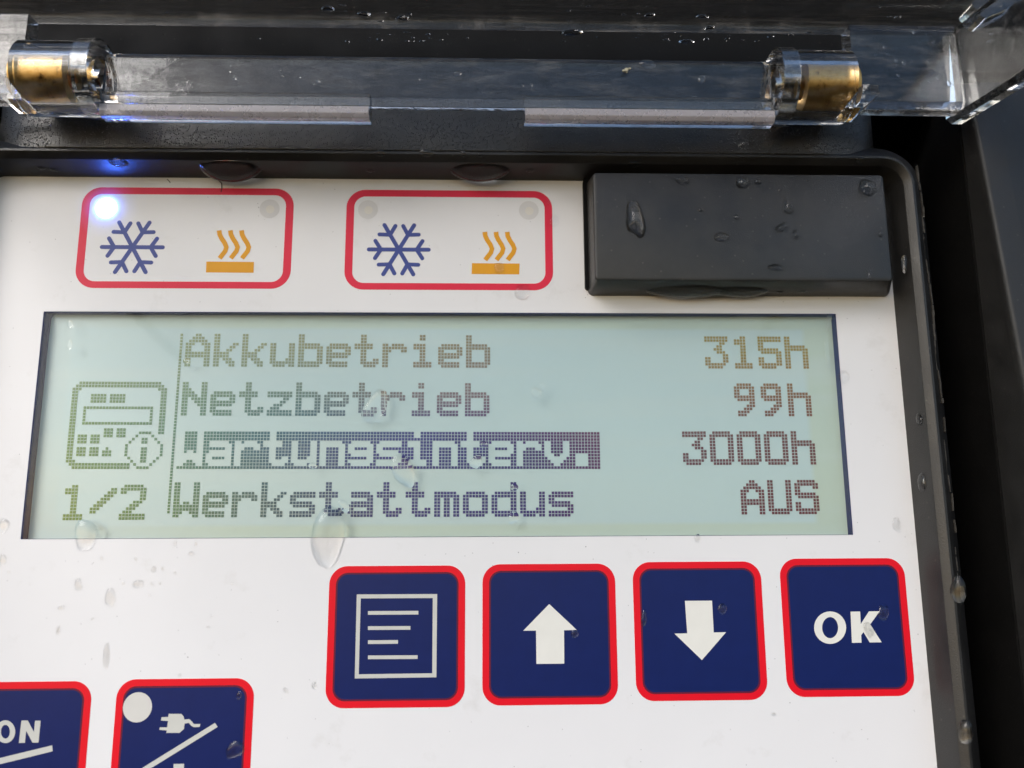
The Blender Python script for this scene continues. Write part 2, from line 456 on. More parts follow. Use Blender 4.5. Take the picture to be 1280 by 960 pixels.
# ---- white foil panel with the display opening
LX0, LX1, LY0, LY1 = -67.6, 68.9, -17.65, 20.45
outer = rrect(PX0 - .4, PX1 + .4, PY0 - .4, PY1 + .4, 3, 8)
hole = rrect(LX0, LX1, LY0, LY1, .05, 8)
mb = MB(); mb.ring(outer, hole, -1.62, 0.0)
panel = mb.build('front_panel', M_FOIL, unit, (0, 0, 0))

# ---- display
disp_base = MB(); disp_base.box(LX0 - .4, LX1 + .4, LY0 - .4, LY1 + .4, -3.2, -1.66)
ZL = -1.66
display = disp_base.build('display', M_LCD, unit, (0, 0, 0))
tag(display, 'pale blue text display with four menu lines')
mb = MB(); i1 = rrect(LX0 + .15, LX1 - .15, LY0 + .06, LY1 - .15, .05, 8); o1 = rrect(LX0 + .03, LX1 - .03, LY0 + .03, LY1 - .03, .05, 8)
mb.ring(o1, i1, ZL + .01, -.04); mb.build('window_edge', M_DARKEDGE, display, (0, 0, -1))
# dark adhesive strip inside the opening with a rounded inner corner
s0 = px((58, 392), (69, 392), (63, 400), (58.5, 430), (31, 676), (25, 676))
mb = MB(); mb.plate([(LX0 + .07, LY1 - .07), (LX0 + 1.5, LY1 - .07), (LX0 + .85, LY1 - .3), (LX0 + .55, LY1 - .9), (LX0 + .42, LY1 - 4), (LX0 + .3, LY0 + .07), (LX0 + .07, LY0 + .07)], ZL + .02, ZL + .05)
mb.build('edge_gasket', M_DARKEDGE, display, (LX0, 0, ZL))
mb = MB(); mb.box(LX0 + .18, LX1 - .18, LY0 + .09, LY1 - .18, -.30, -.02)
mb.build('window', M_WINDOW, display, (0, 0, 0))

FONT = {
 'A': "...##... ..####.. .######. ###..### ##....## ##....## ######## ######## ##....## ##....## ##....##",
 'U': "##....## ##....## ##....## ##....## ##....## ##....## ##....## ##....## ##....## ######## .######.",
 'S': ".######. ######## ##....## ##...... #######. .####### ......## ##....## ##....## ######## .######.",
 'N': "##....## ##....## ###...## ####..## #####.## ##.##### ##..#### ##...### ##....## ##....## ##....##",
 'W': "##....## ##....## ##....## ##....## ##....## ##....## ##.##.## ######## ######## ###..### ##....##",
 'k': "##...... ##...... ##...... ##....## ##...##. ##..##.. #####... #####... ##.###.. ##..###. ##...##.",
 'u': "........ ........ ........ ##....## ##....## ##....## ##....## ##....## ##...### ######## .####.##",
 'b': "##...... ##...... ##...... #######. ######## ##....## ##....## ##....## ##....## ######## #######.",
 'e': "........ ........ ........ .######. ######## ##....## ######## #######. ##...... #######. .######.",
 't': "..##.... ..##.... ..##.... ######.. ######.. ..##.... ..##.... ..##.... ..##..## ..###### ...####.",
 'r': "........ ........ ........ ##.####. ######## ###...## ##...... ##...... ##...... ##...... ##......",
 'i': "...##... ...##... ........ .####... .####... ...##... ...##... ...##... ...##... .######. .######.",
 'z': "........ ........ ........ ######## ######## .....##. ....##.. ..###... .###.... ######## ########",
 'a': "........ ........ ........ .######. .####### ......## .####### ######## ##....## ######## .#######",
 's': "........ ........ ........ .####### ######## ##...... #######. .####### ......## ######## #######.",
 'm': "........ ........ ........ #######. ######## ##.##.## ##.##.## ##.##.## ##.##.## ##.##.## ##.##.##",
 'o': "........ ........ ........ .######. ######## ##....## ##....## ##....## ##....## ######## .######.",
 'd': "......## ......## ......## .####### ######## ##....## ##....## ##....## ##....## ######## .#######",
 'g': "........ ........ ........ .######. ######## ##....## ######## .####### ......## ######## .######.",
 'n': "........ ........ ........ #######. ######## ##....## ##....## ##....## ##....## ##....## ##....##",
 'v': "........ ........ ........ ##....## ##....## ##....## ##....## ###..### .######. ..####.. ...##...",
 'h': "##...... ##...... ##...... #######. ######## ##....## ##....## ##....## ##....## ##....## ##....##",
 '.': "........ ........ ........ ........ ........ ........ ........ .####... .####... .####... .####...",
 '0': ".######. ######## ##....## ##....## ##....## ##....## ##....## ##....## ##....## ######## .######.",
 '1': "...##... .####... .####... ...##... ...##... ...##... ...##... ...##... ...##... .######. .######.",
 '2': ".######. ######## ##....## ......## ......## ....###. ...###.. ..###... .###.... ######## ########",
 '3': "######## ######## .....##. ....##.. ...###.. ....###. ......## ##....## ##....## #######. .#####..",
 '5': "######## ######## ##...... ##...... #######. .####### ......## ##....## ##....## ######## .#####..",
 '9': ".#####.. #######. ##...##. ##...##. #######. .######. .....##. ....###. ...###.. .####... .###....",
 '/': "........ .......# ......## .....##. ....##.. ...##... ..##.... .##..... ##...... #....... ........",
}
FONT['/'] = "........ ......## .....### ....###. ...###.. ..###... .###.... ###..... ##...... ........ ........"
# tint table: rows down the display, columns across it (sRGB 0..255)
TX = [0, 37, 75, 110, 150, 190, 239]
TINT = [[(140, 152, 128), (150, 158, 136), (148, 150, 128), (146, 138, 118), (142, 134, 124), (156, 146, 116), (156, 142, 104)],
        [(134, 150, 124), (122, 142, 126), (112, 130, 130), (134, 126, 132), (136, 120, 128), (140, 118, 106), (138, 108, 92)],
        [(130, 146, 116), (104, 130, 124), (66, 92, 116), (58, 66, 122), (74, 58, 104), (122, 88, 100), (126, 84, 86)],
        [(130, 146, 112), (104, 128, 110), (74, 92, 108), (62, 66, 116), (70, 54, 110), (116, 76, 92), (122, 76, 84)]]
def lin(c): return tuple(((x / 255 + .055) / 1.055) ** 2.4 if x > 10 else x / 255 / 12.92 for x in c)
def tint(c, r):
    k = min(3, max(0, r / 16.0 - .3)); k0 = min(2, int(k)); fr = k - k0
    i = 0
    while i < len(TX) - 2 and c > TX[i + 1]: i += 1
    fx = min(1, max(0, (c - TX[i]) / (TX[i + 1] - TX[i])))
    out = []
    for ch in range(3):
        g = [TINT[kk][i][ch] * (1 - fx) + TINT[kk][i + 1][ch] * fx for kk in (k0, k0 + 1)]
        out.append(g[0] * (1 - fr) + g[1] * fr)
    # the seams between neighbouring dots are clear, so a dot itself is darker and stronger in hue than the text looks
    out = lin(out); g = sum(out) / 3
    q = .80 - .24 * min(1, max(0, (r - 12) / 24))
    return tuple(max(.004, (g + (x - g) * (1.75 + (.85 if c < 180 else -.25) * min(1, max(0, (r - 14) / 20)))) * q) for x in out)
# dot grid -> mm: bilinear through points of the display read off the photograph
def grid(c, r):
    return -63.45 + (c + GX) * .5288, 17.15 - r * .5288
GX = 0.0
def dots(name, cells, colfn, mat=M_DOT, gap=.17):
    v, f, cols = [], [], []
    for c, r in cells:
        x, y = colfn(c, r); x1, y1 = colfn(c + 1, r + 1)
        g = (x1 - x) * gap / 2
        k = len(v)
        v += [(x + g, y - g, ZL + .05), (x1 - g, y - g, ZL + .05), (x1 - g, y1 + g, ZL + .05), (x + g, y1 + g, ZL + .05)]
        f.append((k + 3, k + 2, k + 1, k)); cols.append(tint(c, r))
    cx = sum(p[0] for p in v) / len(v); cy = sum(p[1] for p in v) / len(v)
    o = mesh_obj(name, v, f, mat, display, (cx, cy, ZL + .05), recalc=False)
    ca = o.data.color_attributes.new('tint', 'FLOAT_COLOR', 'CORNER')
    flat = []
    for c in cols: flat += [*c, 1] * 4
    ca.data.foreach_set('color', flat)
    return o
def text_cells(s, c0, r0, inverse=False):
    out = set()
    for k, ch in enumerate(s):
        if ch == ' ': continue
        for r, row in enumerate(FONT[ch].split()):
            for c, q in enumerate(row):
                if q == '#': out.add((c0 + 9 * k + c, r0 + r))
    if inverse:
        full = {(c0 + c, r0 + r) for c in range(9 * len(s)) for r in range(12)}
        out = full - out
    return sorted(out)
# each run of text sits on the line measured in the photograph (left top, right top, left bottom in px of its first/last dot)
def fitgrid(c0, r0, pL, c1, pR):
    """affine grid on the display through two measured dot corners (row r0)"""
    (xa, ya), (xb, yb) = at(*pL, ZL), at(*pR, ZL)
    p = (xb - xa) / (c1 - c0)
    return lambda c, r: (xa + (c - c0) * p, ya + (yb - ya) * (c - c0) / (c1 - c0) - (r - r0) * .531)
G1 = fitgrid(37, 0, (233.0, 416.8), 135, (613.0, 419.0))
G2 = fitgrid(37, 16, (228.5, 477.2), 135, (612.0, 478.8))
G3 = fitgrid(37, 32, (223.5, 539.0), 172, (749.5, 539.8))
G4 = fitgrid(37, 48, (218.2, 602.6), 162, (716.5, 602.2))
H1 = fitgrid(204, 0, (879.6, 420.2), 239, (1008.6, 420.6))
H2 = fitgrid(213, 16, (916.5, 479.0), 239, (1012.5, 479.2))
H3 = fitgrid(195, 32, (852.0, 539.0), 239, (1017.5, 538.6))
H4 = fitgrid(213, 48, (924.3, 600.0), 239, (1022.0, 599.6))
I2 = fitgrid(2, 16, (91.4, 476.6), 32, (210.0, 477.2))
I4 = fitgrid(2, 48, (82.0, 606.0), 27, (184.0, 605.4))
dots('menu_text', text_cells('Akkubetrieb', 37, 0), G1)
dots('menu_text', text_cells('Netzbetrieb', 37, 16), G2)
hl = dots('highlighted_menu_text', text_cells('Wartungsinterv.', 37, 32, True), G3); hl['label'] = 'dark highlighted menu line in inverted letters'
dots('menu_text', text_cells('Werkstattmodus', 37, 48), G4)
dots('value_text', text_cells('315h', 204, 0), H1)
dots('value_text', text_cells('99h', 213, 16), H2)
dots('value_text', text_cells('3000h', 195, 32), H3)
dots('value_text', text_cells('AUS', 213, 48), H4)
dots('page_number', text_cells('1/2', 1, 48), I4)
# divider and the little controller icon
mid = lambda c, r: (lambda a, b: (a[0], a[1]))(at(225.6 + (208.4 - 225.6) * r / 58.5 + (c - 35) * 3.9, 416.8 + (644 - 416.8) * r / 58.5, ZL), 0)
dots('divider_line', [(35, r) for r in range(0, 58)], lambda c, r: mid(c, r), gap=.2)
ic = set()
def rect(c0, r0, c1, r1, fill=True):
    for c in range(c0, c1):
        for r in range(r0, r1):
            if fill or c in (c0, c1 - 1) or r in (r0, r1 - 1): ic.add((c, r))
for c in range(4, 30): ic.update(((c, 16), (c, 17)))
for r in range(18, 42): ic.update(((2, r), (3, r)))
ic.update(((3, 17), (30, 17), (4, 18), (31, 18), (29, 18), (3, 42), (4, 41)))
for r in range(18, 33): ic.update(((30, r), (31, r)))
for c in range(4, 22): ic.update(((c, 42), (c, 43)))
rect(8, 20, 13, 23); rect(14, 20, 19, 23); rect(6, 24, 28, 30, False)
rect(13, 31, 16, 34); rect(17, 31, 20, 34)
rect(5, 33, 8, 36); rect(9, 33, 12, 36); rect(5, 37, 8, 40); rect(9, 37, 12, 40); rect(13, 38, 16, 40); ic.add((14, 37))
for c, r in ((24, 32), (25, 32), (26, 32), (27, 32), (23, 33), (22, 34), (21, 35), (20, 36), (20, 37), (20, 38), (20, 39), (21, 40), (22, 41), (23, 42), (24, 43), (25, 43), (26, 43), (27, 43),
             (28, 33), (29, 34), (30, 35), (31, 36), (31, 37), (31, 38), (31, 39), (30, 40), (29, 41), (28, 42)): ic.add((c, r))
rect(25, 34, 27, 36); rect(25, 37, 27, 42)
dots('menu_icon', sorted(ic), I2)

# ---- function frames
ZP = .03
def snow(cx, cy, r):
    mb = MB()
    for k in range(6):
        a = R(60 * k); d = Vector((math.cos(a), math.sin(a))); c = Vector((cx, cy))
        mb.plate(stroke(c, c + d * r, .72), .01, ZP + .0005 * k)
        for s in (1, -1):
            b = R(60 * k + s * 58); q = c + d * r * .60
            mb.plate(stroke(q, q + Vector((math.cos(b), math.sin(b))) * r * .36, .70), .01, ZP + .004 + .0005 * k + .003 * (s > 0))
    return mb
def heat(cx, y0, sx):
    """three rising wavy lines above a bar; sx in px offsets"""
    mb = MB()
    return mb
def frame(x0, x1, y0, y1, snow_px, heat_dx, lamp_px, lit):
    f = empty('function_frame', ((x0 + x1) / 2, y0, 0), unit)
    mb = MB(); mb.ring(rrect(x0, x1, y0, y1, 3.3, 10), rrect(x0 + 1.35, x1 - 1.35, y0 + 1.2, y1 - 1.25, 2.0, 10), .002, ZP)
    mb.build('red_border', M_REDF, f, (x0, y0, 0))
    cx, cy = at(*snow_px); snow(cx, cy, 5.2).build('snowflake_symbol', M_SNOW, f, (cx, cy, 0))
    mb = MB(); dx, dy = heat_dx
    mb.plate(px((258 + dx, 327 + dy), (317.5 + dx, 327.5 + dy), (317 + dx, 341 + dy), (257.5 + dx, 340.5 + dy)), .01, ZP)
    for k, ox in enumerate((0, 14, 28)):
        pts = [(274, 288), (274.6, 293), (277, 298), (281, 304), (283, 309), (281.5, 314), (277.5, 319), (274.5, 323)]
        mb.plate(path_stroke(px(*[(a_ + ox + dx, b_ + dy) for a_, b_ in pts]), .82), .01, ZP + .001 * k)
    hx, hy = at(288 + dx, 318 + dy); mb.build('heating_symbol', M_AMBER, f, (hx, hy, 0))
    for k, lp in enumerate(lamp_px):
        cx, cy = at(*lp)
        if lit and k == 0:
            lamp = MB().add([(cx + r * a, cy + r * b, ZP + .02) for r in (.001, 1.5, 2.2, 3, 4, 5.6) for a, b in circle(0, 0, 1, 40)],
                            [(40 * q + i, 40 * q + (i + 1) % 40, 40 * q + 40 + (i + 1) % 40, 40 * q + 40 + i) for q in range(5) for i in range(40)])
            lamp = mesh_obj('indicator_lamp', lamp.v, lamp.f, M_LED, f, (cx, cy, ZP + .02))
            lamp['label'] = 'glowing blue indicator lamp'
        else:
            mb = MB(); mb.plate(circle(cx, cy, 1.75), .004, ZP * .6)
            lamp = mb.build('indicator_lamp', M_LAMP0, f, (cx, cy, 0)); lamp['label'] = 'unlit grey indicator lamp'
            mb = MB(); mb.plate(circle(cx + .1, cy - .1, .75), .02, ZP * .6 + .004); mb.build('lamp_core', M_LAMPC, lamp, (cx, cy, 0))
    return f
F1 = frame(-62.9, -26.2, 24.6, 42.95, (165.5, 309), (0, 0), ((133, 260), (337, 261)), True)
F1['label'] = 'red outlined function field with its blue lamp lit'
F2 = frame(-16.95, 19.35, 24.5, 42.85, (498.5, 312), (332, 2), ((460, 262), (661, 263)), False)
F2['label'] = 'red outlined function field with both lamps dark'

# ---- keys
def key(x0, x1, y0, y1, label):
    k = empty('key', ((x0 + x1) / 2, y0, 0), unit); k['label'] = label
    mb = MB(); mb.ring(rrect(x0, x1, y0, y1, 2.9, 10), rrect(x0 + 1.15, x1 - 1.15, y0 + 1.1, y1 - 1.1, 1.9, 10), .002, ZP)
    mb.build('red_border', M_RED, k, (x0, y0, 0))
    mb = MB(); mb.ring(rrect(x0 + 1.08, x1 - 1.08, y0 + 1.04, y1 - 1.04, 1.95, 10), rrect(x0 + 1.42, x1 - 1.42, y0 + 1.38, y1 - 1.38, 1.65, 10), .006, ZP + .003)
    mb.build('dark_inner_edge', M_EDGE, k, (x0, y0, 0))
    mb = MB(); mb.plate(rrect(x0 + 1.36, x1 - 1.36, y0 + 1.32, y1 - 1.32, 1.7, 10), .004, ZP + .006)
    mb.build('key_face', M_NAVY, k, ((x0 + x1) / 2, y0, 0))
    return k
ZS0, ZS1 = .03, .05
def sym(name, polys, k, mat):
    mb = MB()
    for i, p in enumerate(polys): mb.plate(p, ZS0, ZS1 + .0012 * i)
    cx = sum(q[0] for q in polys[0]) / len(polys[0]); cy = sum(q[1] for q in polys[0]) / len(polys[0])
    return mb.build(name, mat, k, (cx, cy, 0))
K1 = key(-17.7, 4.3, -44.1, -22.2, 'navy key with a boxed list of lines')
o_ = px((446, 743), (546.5, 742.5), (545.5, 846.5), (443.5, 848)); i_ = px((451, 748), (541, 747.5), (540.3, 841.5), (448.5, 842.8))
mb = MB(); mb.ring(o_, i_, ZS0, ZS1)
for y, x1 in ((766, 523), (785, 513), (802.5, 497.5), (821.5, 522)):
    mb.plate(px((460, y - 2.2), (x1, y - 2.5), (x1, y + 2.1), (460, y + 2.4)), ZS0, ZS1)
mb.build('list_symbol', M_GREYP, K1, (-6, -33, 0))
K2 = key(7.1, 28.8, -43.95, -22.05, 'navy key with a white arrow pointing up')
sym('arrow_symbol', [px((686.5, 755), (721, 787.5), (705, 787.8), (705.3, 829.5), (670.5, 829.8), (670, 788.2), (654, 788.4))], K2, M_WHITEP)
K3 = key(31.7, 52.95, -43.55, -21.85, 'navy key with a white arrow pointing down')
sym('arrow_symbol', [px((856, 751), (890, 750.8), (892, 790.5), (907.5, 790.2), (877.3, 825), (843, 792), (859, 791.6))], K3, M_WHITEP)
K4 = key(56.1, 77.0, -43.2, -21.45, 'navy key with the letters OK')
def ell_ring(cx, cy, a_, b_, ai, bi, n=36):
    return ([at(cx + a_ * math.cos(2 * math.pi * k / n), cy + b_ * math.sin(2 * math.pi * k / n)) for k in range(n)],
            [at(cx + ai * math.cos(2 * math.pi * k / n), cy + bi * math.sin(2 * math.pi * k / n)) for k in range(n)])
mb = MB(); oo, oi = ell_ring(1037.5, 784.5, 20, 20.3, 10.0, 13.2); mb.ring(oo, oi, ZS0, ZS1)
mb.plate(px((1063, 764.5), (1075, 764.3), (1075.8, 780), (1086, 764.2), (1099.5, 764), (1087.5, 780.5), (1102, 802.8), (1087, 803), (1079.2, 790), (1076.3, 794), (1076.8, 803.3), (1064.8, 803.5)), ZS0, ZS1)
mb.build('ok_letters', M_WHITEP, K4, (66, -32, 0))
K5 = key(-76.0, -54.15, -61.2, -39.6, 'navy key with the word ON above a slanted line')
mb = MB(); oo, oi = ell_ring(7, 914.5, 12.2, 14.3, 5.6, 8.6); mb.ring(oo, oi, ZS0, ZS1)
mb.plate(px((27, 900.5), (35, 900.5), (42.6, 915), (44, 900.8), (51, 900.8), (48.3, 928.2), (40.8, 928.2), (33, 913.5), (31.2, 928.5), (23.8, 928.5)), ZS0, ZS1)
mb.plate(px((-60, 962), (65.5, 931.5), (66, 939), (-60, 970)), ZS0, ZS1 + .001)
mb.build('on_letters', M_GREYP, K5, (-68, -50, 0))
K6 = key(-50.3, -28.9, -61.0, -39.4, 'navy key with a white mains plug and a round lamp window')
cx, cy = at(172, 884); mb = MB(); mb.plate(circle(cx, cy, 2.25), ZS0, ZS1); mb.build('lamp_window', M_LAMPW, K6, (cx, cy, 0))
def Z2(x, y): return (140 + x / 6.737, 840 + y / 6.737)
body = [Z2(*p) for p in ((478, 352), (585, 352), (604, 375), (610, 400), (650, 396), (672, 414), (690, 438), (745, 437), (740, 462), (690, 464), (668, 452), (648, 428), (612, 434), (606, 480), (570, 512), (458, 512), (464, 492), (400, 486), (404, 466), (466, 466), (472, 412), (414, 408), (418, 380), (474, 378))]
sym('plug_symbol', [px(*body)], K6, M_GREYP)
sym('slanted_line', [px(Z2(868, 428), Z2(890, 462), Z2(200, 890), Z2(170, 860))], K6, M_GREYP)
sym('lower_symbol', [px(Z2(520, 774), Z2(608, 772), Z2(606, 830), Z2(516, 832))], K6, M_GREYP)

# ---- clear lid, swung open above the panel
lid = empty('lid', (0, 57, 10), unit); lid['label'] = 'open clear plastic lid with brass hinge bushings'
AL = R(-8.4)                                        # the plate dips towards the viewer
TY, TZ = 68.2, 9.0                                  # where plate and hinge wall meet
def lid_pt(d, h):                                   # d out along the plate, h down from its underside
    return TY + d * math.sin(AL) - h * math.cos(AL), TZ + d * math.cos(AL) + h * math.sin(AL)
mb = MB(); pr = [lid_pt(0, 0), lid_pt(112, 0), lid_pt(112, -2.6), lid_pt(0, -2.6)]
mb.extrude_x(fillet(pr, [.3, .8, .8, 1.2]), -91, 91); mb.build('lid_plate', M_SHEET, lid, (0, TY, TZ), 30)
WB = 52.9                                           # lower edge of the hinge wall
def wall_seg(x0, x1):
    mb = MB(); p = fillet([(TY - .05, 9.0), (TY - .05, 12.2), (WB + 1.0, 12.4), (WB, 11.5), (WB, 9.0)], [.4, .3, .25, .3, .5], 4)
    mb.extrude_x(p, x0, x1); return mb.build('hinge_wall', M_CLEAR, lid, ((x0 + x1) / 2, 60, 10), 25)
wall_seg(69.6, 87.8); wall_seg(-87.8, -68.2)
def side_wall(x0, x1):
    v, f = [], []
    # follows the plate, foot edge bevelled on the inner side
    sec_h = [-.02, 14.6, 15.4, 15.4, -.02]
    ins = min(x0, x1, key=abs); out_ = max(x0, x1, key=abs)
    sec_x = [ins, ins, ins + (out_ - ins) * .35, out_, out_]
    for d in (0, 112):
        for h, x in zip(sec_h, sec_x):
            y, z = lid_pt(d, h + .04); v.append((x, y, z))
    f = [(i, (i + 1) % 5, 5 + (i + 1) % 5, 5 + i) for i in range(5)] + [(0, 1, 2, 3, 4), (9, 8, 7, 6, 5)]
    return mesh_obj('side_wall', v, f, M_CLEAR, lid, (x0, 60, 20))
side_wall(88.0, 90.8); side_wall(-88.0, -90.8)
# rail between the knuckles with two rolled tabs and the step in its middle
def rail(prof, x0, x1, name, mat, sm=40):
    mb = MB(); mb.extrude_x(prof, x0, x1); return mb.build(name, mat, lid, ((x0 + x1) / 2, 55, 12), sm)
core = fillet([(51.2, 12.5), (60.4, 12.5), (60.4, 13.2), (59.4, 13.6), (51.2, 13.6)], [.15, .3, .4, .4, .2], 5)
core = [(y, z) if y > 53.6 or z < 12.7 else (y, z) for y, z in core]
rail(core, -54.2, 55.0, 'hinge_rail', M_CLEAR)
tabp = fillet([(53.4, 11.2), (53.4, 13.9), (51.0, 13.9), (49.2, 12.7), (49.2, 11.2)], [.1, .25, 1.4, 1.0, .3], 6)
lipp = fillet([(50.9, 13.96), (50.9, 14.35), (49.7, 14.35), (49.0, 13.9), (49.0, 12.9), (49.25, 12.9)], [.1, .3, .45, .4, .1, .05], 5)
for tx0_, tx1_ in ((-54.2, -11.2), (13.9, 55.0)):
    tb = rail(tabp, tx0_, tx1_, 'rolled_tab', M_CLEAR, 40)
    mb = MB(); mb.extrude_x(lipp, tx0_ + .1, tx1_ - .1); mb.build('reflection_lip', M_LIP, tb, ((tx0_ + tx1_) / 2, 50, 14), 40)  # added pale strip in place of the panel's reflection on the tab
def knuckle(x0, x1, inner):
    cy, cz = 56.0, 12.6
    mb = MB(); mb.tube_x(cy, cz, 5.9, 3.75, x0, x1)
    k = mb.build('knuckle', M_CLEAR, lid, ((x0 + x1) / 2, cy, cz), 30)
    s = 1 if inner == x0 else -1
    # end plug with the pin hole
    mb = MB(); mb.tube_x(cy, cz, 3.7, 1.7, inner + s * .15, inner + s * 3.2); mb.build('end_plug', M_CLEAR, k, (inner, cy, cz), 30)
    b0, b1 = inner + s * 4.6, inner + s * 13.6
    mb = MB(); mb.tube_x(cy, cz, 3.65, 2.0, min(b0, b1), max(b0, b1)); mb.build('brass_bushing', M_BRASS, k, (b0, cy, cz), 30)
    # gusset that carries the knuckle on the hinge wall
    outer = x1 if inner == x0 else x0
    g = [(outer - s * 2.2, 49.9), (outer + s * .9, 49.9), (outer + s * 3.6, 52.4), (outer + s * 3.6, 54), (outer + s * 1.0, 54)]
    mb = MB(); mb.plate(g, 12.6, 17.2); mb.build('gusset', M_CLEAR, k, (outer, 51, 14), 30)
    # collar step on the inner end
    mb = MB(); mb.tube_x(cy, cz, 6.25, 5.95, inner + s * .0, inner + s * 2.6); mb.build('collar', M_CLEAR, k, (inner, cy, cz), 30)
knuckle(55.3, 67.4, 55.3); knuckle(-66.6, -54.5, -54.5)

# thumb boss in the corner where plate and side wall meet
mb = MB(); mb.plate(fillet([at(*q, 15.5) for q in ((1204, 16), (1226, -10), (1300, -50), (1312, -24), (1262, 20), (1236, 32))], .9, 5), 13.6, 17.4)
mb.build('corner_boss', M_CLEAR, lid, (88, 68, 15), 30)

# ================================================================== black block on the panel
blk = empty('port_cover', (51, 34, 0))
tag(blk, 'wet black rectangular cover block in the upper corner of the white panel', 'cover block')
bx0, bx1, by0, by1 = 25.4, 78.6, 23.55, 44.6
tx0, tx1, ty0, ty1, tz = 26.05, 75.9, 24.55, 43.3, 6.5
lv = [(bx0, bx1, by0, by1, .02, .9), (bx0 + .05, bx1 - .1, by0 + .05, by1, .6, .9), (tx0 - .25, tx1 + .35, ty0 - .25, ty1 + .2, tz - .35, .7), (tx0 - .08, tx1 + .1, ty0 - .08, ty1 + .05, tz - .08, .6), (tx0 + .15, tx1 - .15, ty0 + .15, ty1 - .15, tz, .5)]
v = []; n = None
for x0, x1, y0, y1, z, r in lv:
    p = rrect(x0, x1, y0, y1, r, 5); n = len(p); v += [(x, y, z) for x, y in p]
f = [list(range(n))[::-1], list(range((len(lv) - 1) * n, len(lv) * n))]
for k in range(len(lv) - 1):
    for i in range(n): f.append((k * n + i, k * n + (i + 1) % n, (k + 1) * n + (i + 1) % n, (k + 1) * n + i))
mesh_obj('cover_body', v, f, M_BLOCK, blk, (51, 34, 0), 28)
mb = MB(); mb.plate(rrect(bx0 - .55, bx0 + 4, by0 + .9, by1 + .3, .5), .02, 1.1)
mb.build('gasket_lip', M_BODY, blk, (26, 34, 0), 30)

# ================================================================== water drops
DN = [0]
def drop(o, u, vv, n, a_, b_, h, label, group, seed, irr=.1, tilt=0.0, sag=0.0, name='water_drop', power=2.4, cat='water drop', wet=None):
    """a dome of water on the surface with frame (u, vv, n) at o, half axes a_, b_ in mm"""
    o, u, vv, n = Vector(o), Vector(u), Vector(vv), Vector(n)
    wet = group in (GB, GE) if wet is None else wet      # on bare black plastic the water wets the surface
    rg = random.Random(seed); SEG, RG = 32, 9
    ph = [rg.uniform(0, 6.28) for _ in range(4)]; am = [rg.uniform(.4, 1) * irr / (k + 1) for k in range(4)]
    ct, st_ = math.cos(tilt), math.sin(tilt)
    v, f = [], []
    def pt(rr, t, z):
        q = 1 + sum(am[k] * math.sin((k + 2) * t + ph[k]) for k in range(4))
        x, y = a_ * rr * q * math.cos(t), b_ * rr * q * math.sin(t)
        x, y = x * ct - y * st_, x * st_ + y * ct
        return o + u * x + vv * (y - sag * z) + n * z
    v.append(pt(0, 0, h + .016))
    for k in range(1, RG + 1):
        rr = math.sin(math.pi / 2 * k / RG); z = (0 if wet else .016) + h * (1 - rr ** power)
        for i in range(SEG): v.append(pt(rr, 2 * math.pi * i / SEG, z))
    for i in range(SEG): v.append(pt(1, 2 * math.pi * i / SEG, -.03 if wet else .012))
    for i in range(SEG): f.append((0, 1 + i, 1 + (i + 1) % SEG))
    for k in range(RG):
        for i in range(SEG):
            p, q = 1 + k * SEG + i, 1 + k * SEG + (i + 1) % SEG
            f.append((p, p + SEG, q + SEG, q))
    f.append([1 + RG * SEG + i for i in range(SEG)][::-1])
    ob = mesh_obj(name, [tuple(p) for p in v], f, M_LENS if group == GP else M_WATER, None, tuple(o), 50)
    tag(ob, label, cat, group)
    return ob
UX, UY, UZ = (1, 0, 0), (0, 1, 0), (0, 0, 1)
def flat_drop(pxx, pyy, rx, ry, z, label, group, irr=.1, tilt=0.0, hf=.42, sag=.25):
    DN[0] += 1
    pw_ = 2.4
    if group in (GP, GD, GK): hf, pw_ = hf * .62, 4.2          # flat lenses with a steep rim
    x, y = at(pxx, pyy, z); k = (CAM[2] - z) / FOC
    a_, b_ = rx * k, ry * k * 1.02
    return drop((x, y, z), UX, UY, UZ, a_, b_, max(.05, hf * min(a_, b_)), label, group, DN[0], irr, tilt, sag, power=pw_)
GP = 'water drops on the white panel'; GD = 'water drops on the display window'; GB = 'water drops on the black cover block'
GK = 'water drops on the navy keys'; GE = 'water drops on the bezel'; GL = 'water drops on the clear lid'
ZF, ZW, ZB, ZK = 0.0, -.02, 6.5, .036
for p in [(653, 365, 9.5, 11, 'round clear drop hanging under the red outline of the unlit function field', .1),
          (410, 671, 21, 36, 'largest clear drop, hanging over the lower edge of the display', .05),
          (693, 276, 6, 9, 'oval clear drop beside the red outline of the unlit function field', .1),
          (1055, 471, 7, 9, 'clear drop on the white panel touching the edge of the display beside 315h', .12),
          (1121, 656, 6, 9, 'oval clear drop on white panel between the display corner and the bezel', .08),
          (872, 673, 4, 5, 'small clear drop just below the display above the down arrow key', .1),
          (107, 669, 12.5, 21, 'clear drop below the page number at the lower display edge', .18),
          (5, 657, 6, 9, 'clear drop on white panel outside the dark display edge near page number', .15),
          (4, 700, 4, 7, 'slim clear drop at the picture edge below the display corner', .15),
          (98, 731, 5, 7, 'clear oval drop on white panel above the ON key', .12),
          (138, 747, 6.5, 11, 'flat elongated drop on white panel above the plug key', .08),
          (133, 820, 4, 15, 'long thin water streak on white panel just above the plug key', .15),
          (173, 730, 6.5, 5, 'wide clear drop with small droplets beside it on white panel', .12)]:
    flat_drop(p[0], p[1], p[2], p[3], ZF, p[4], GP, p[5])
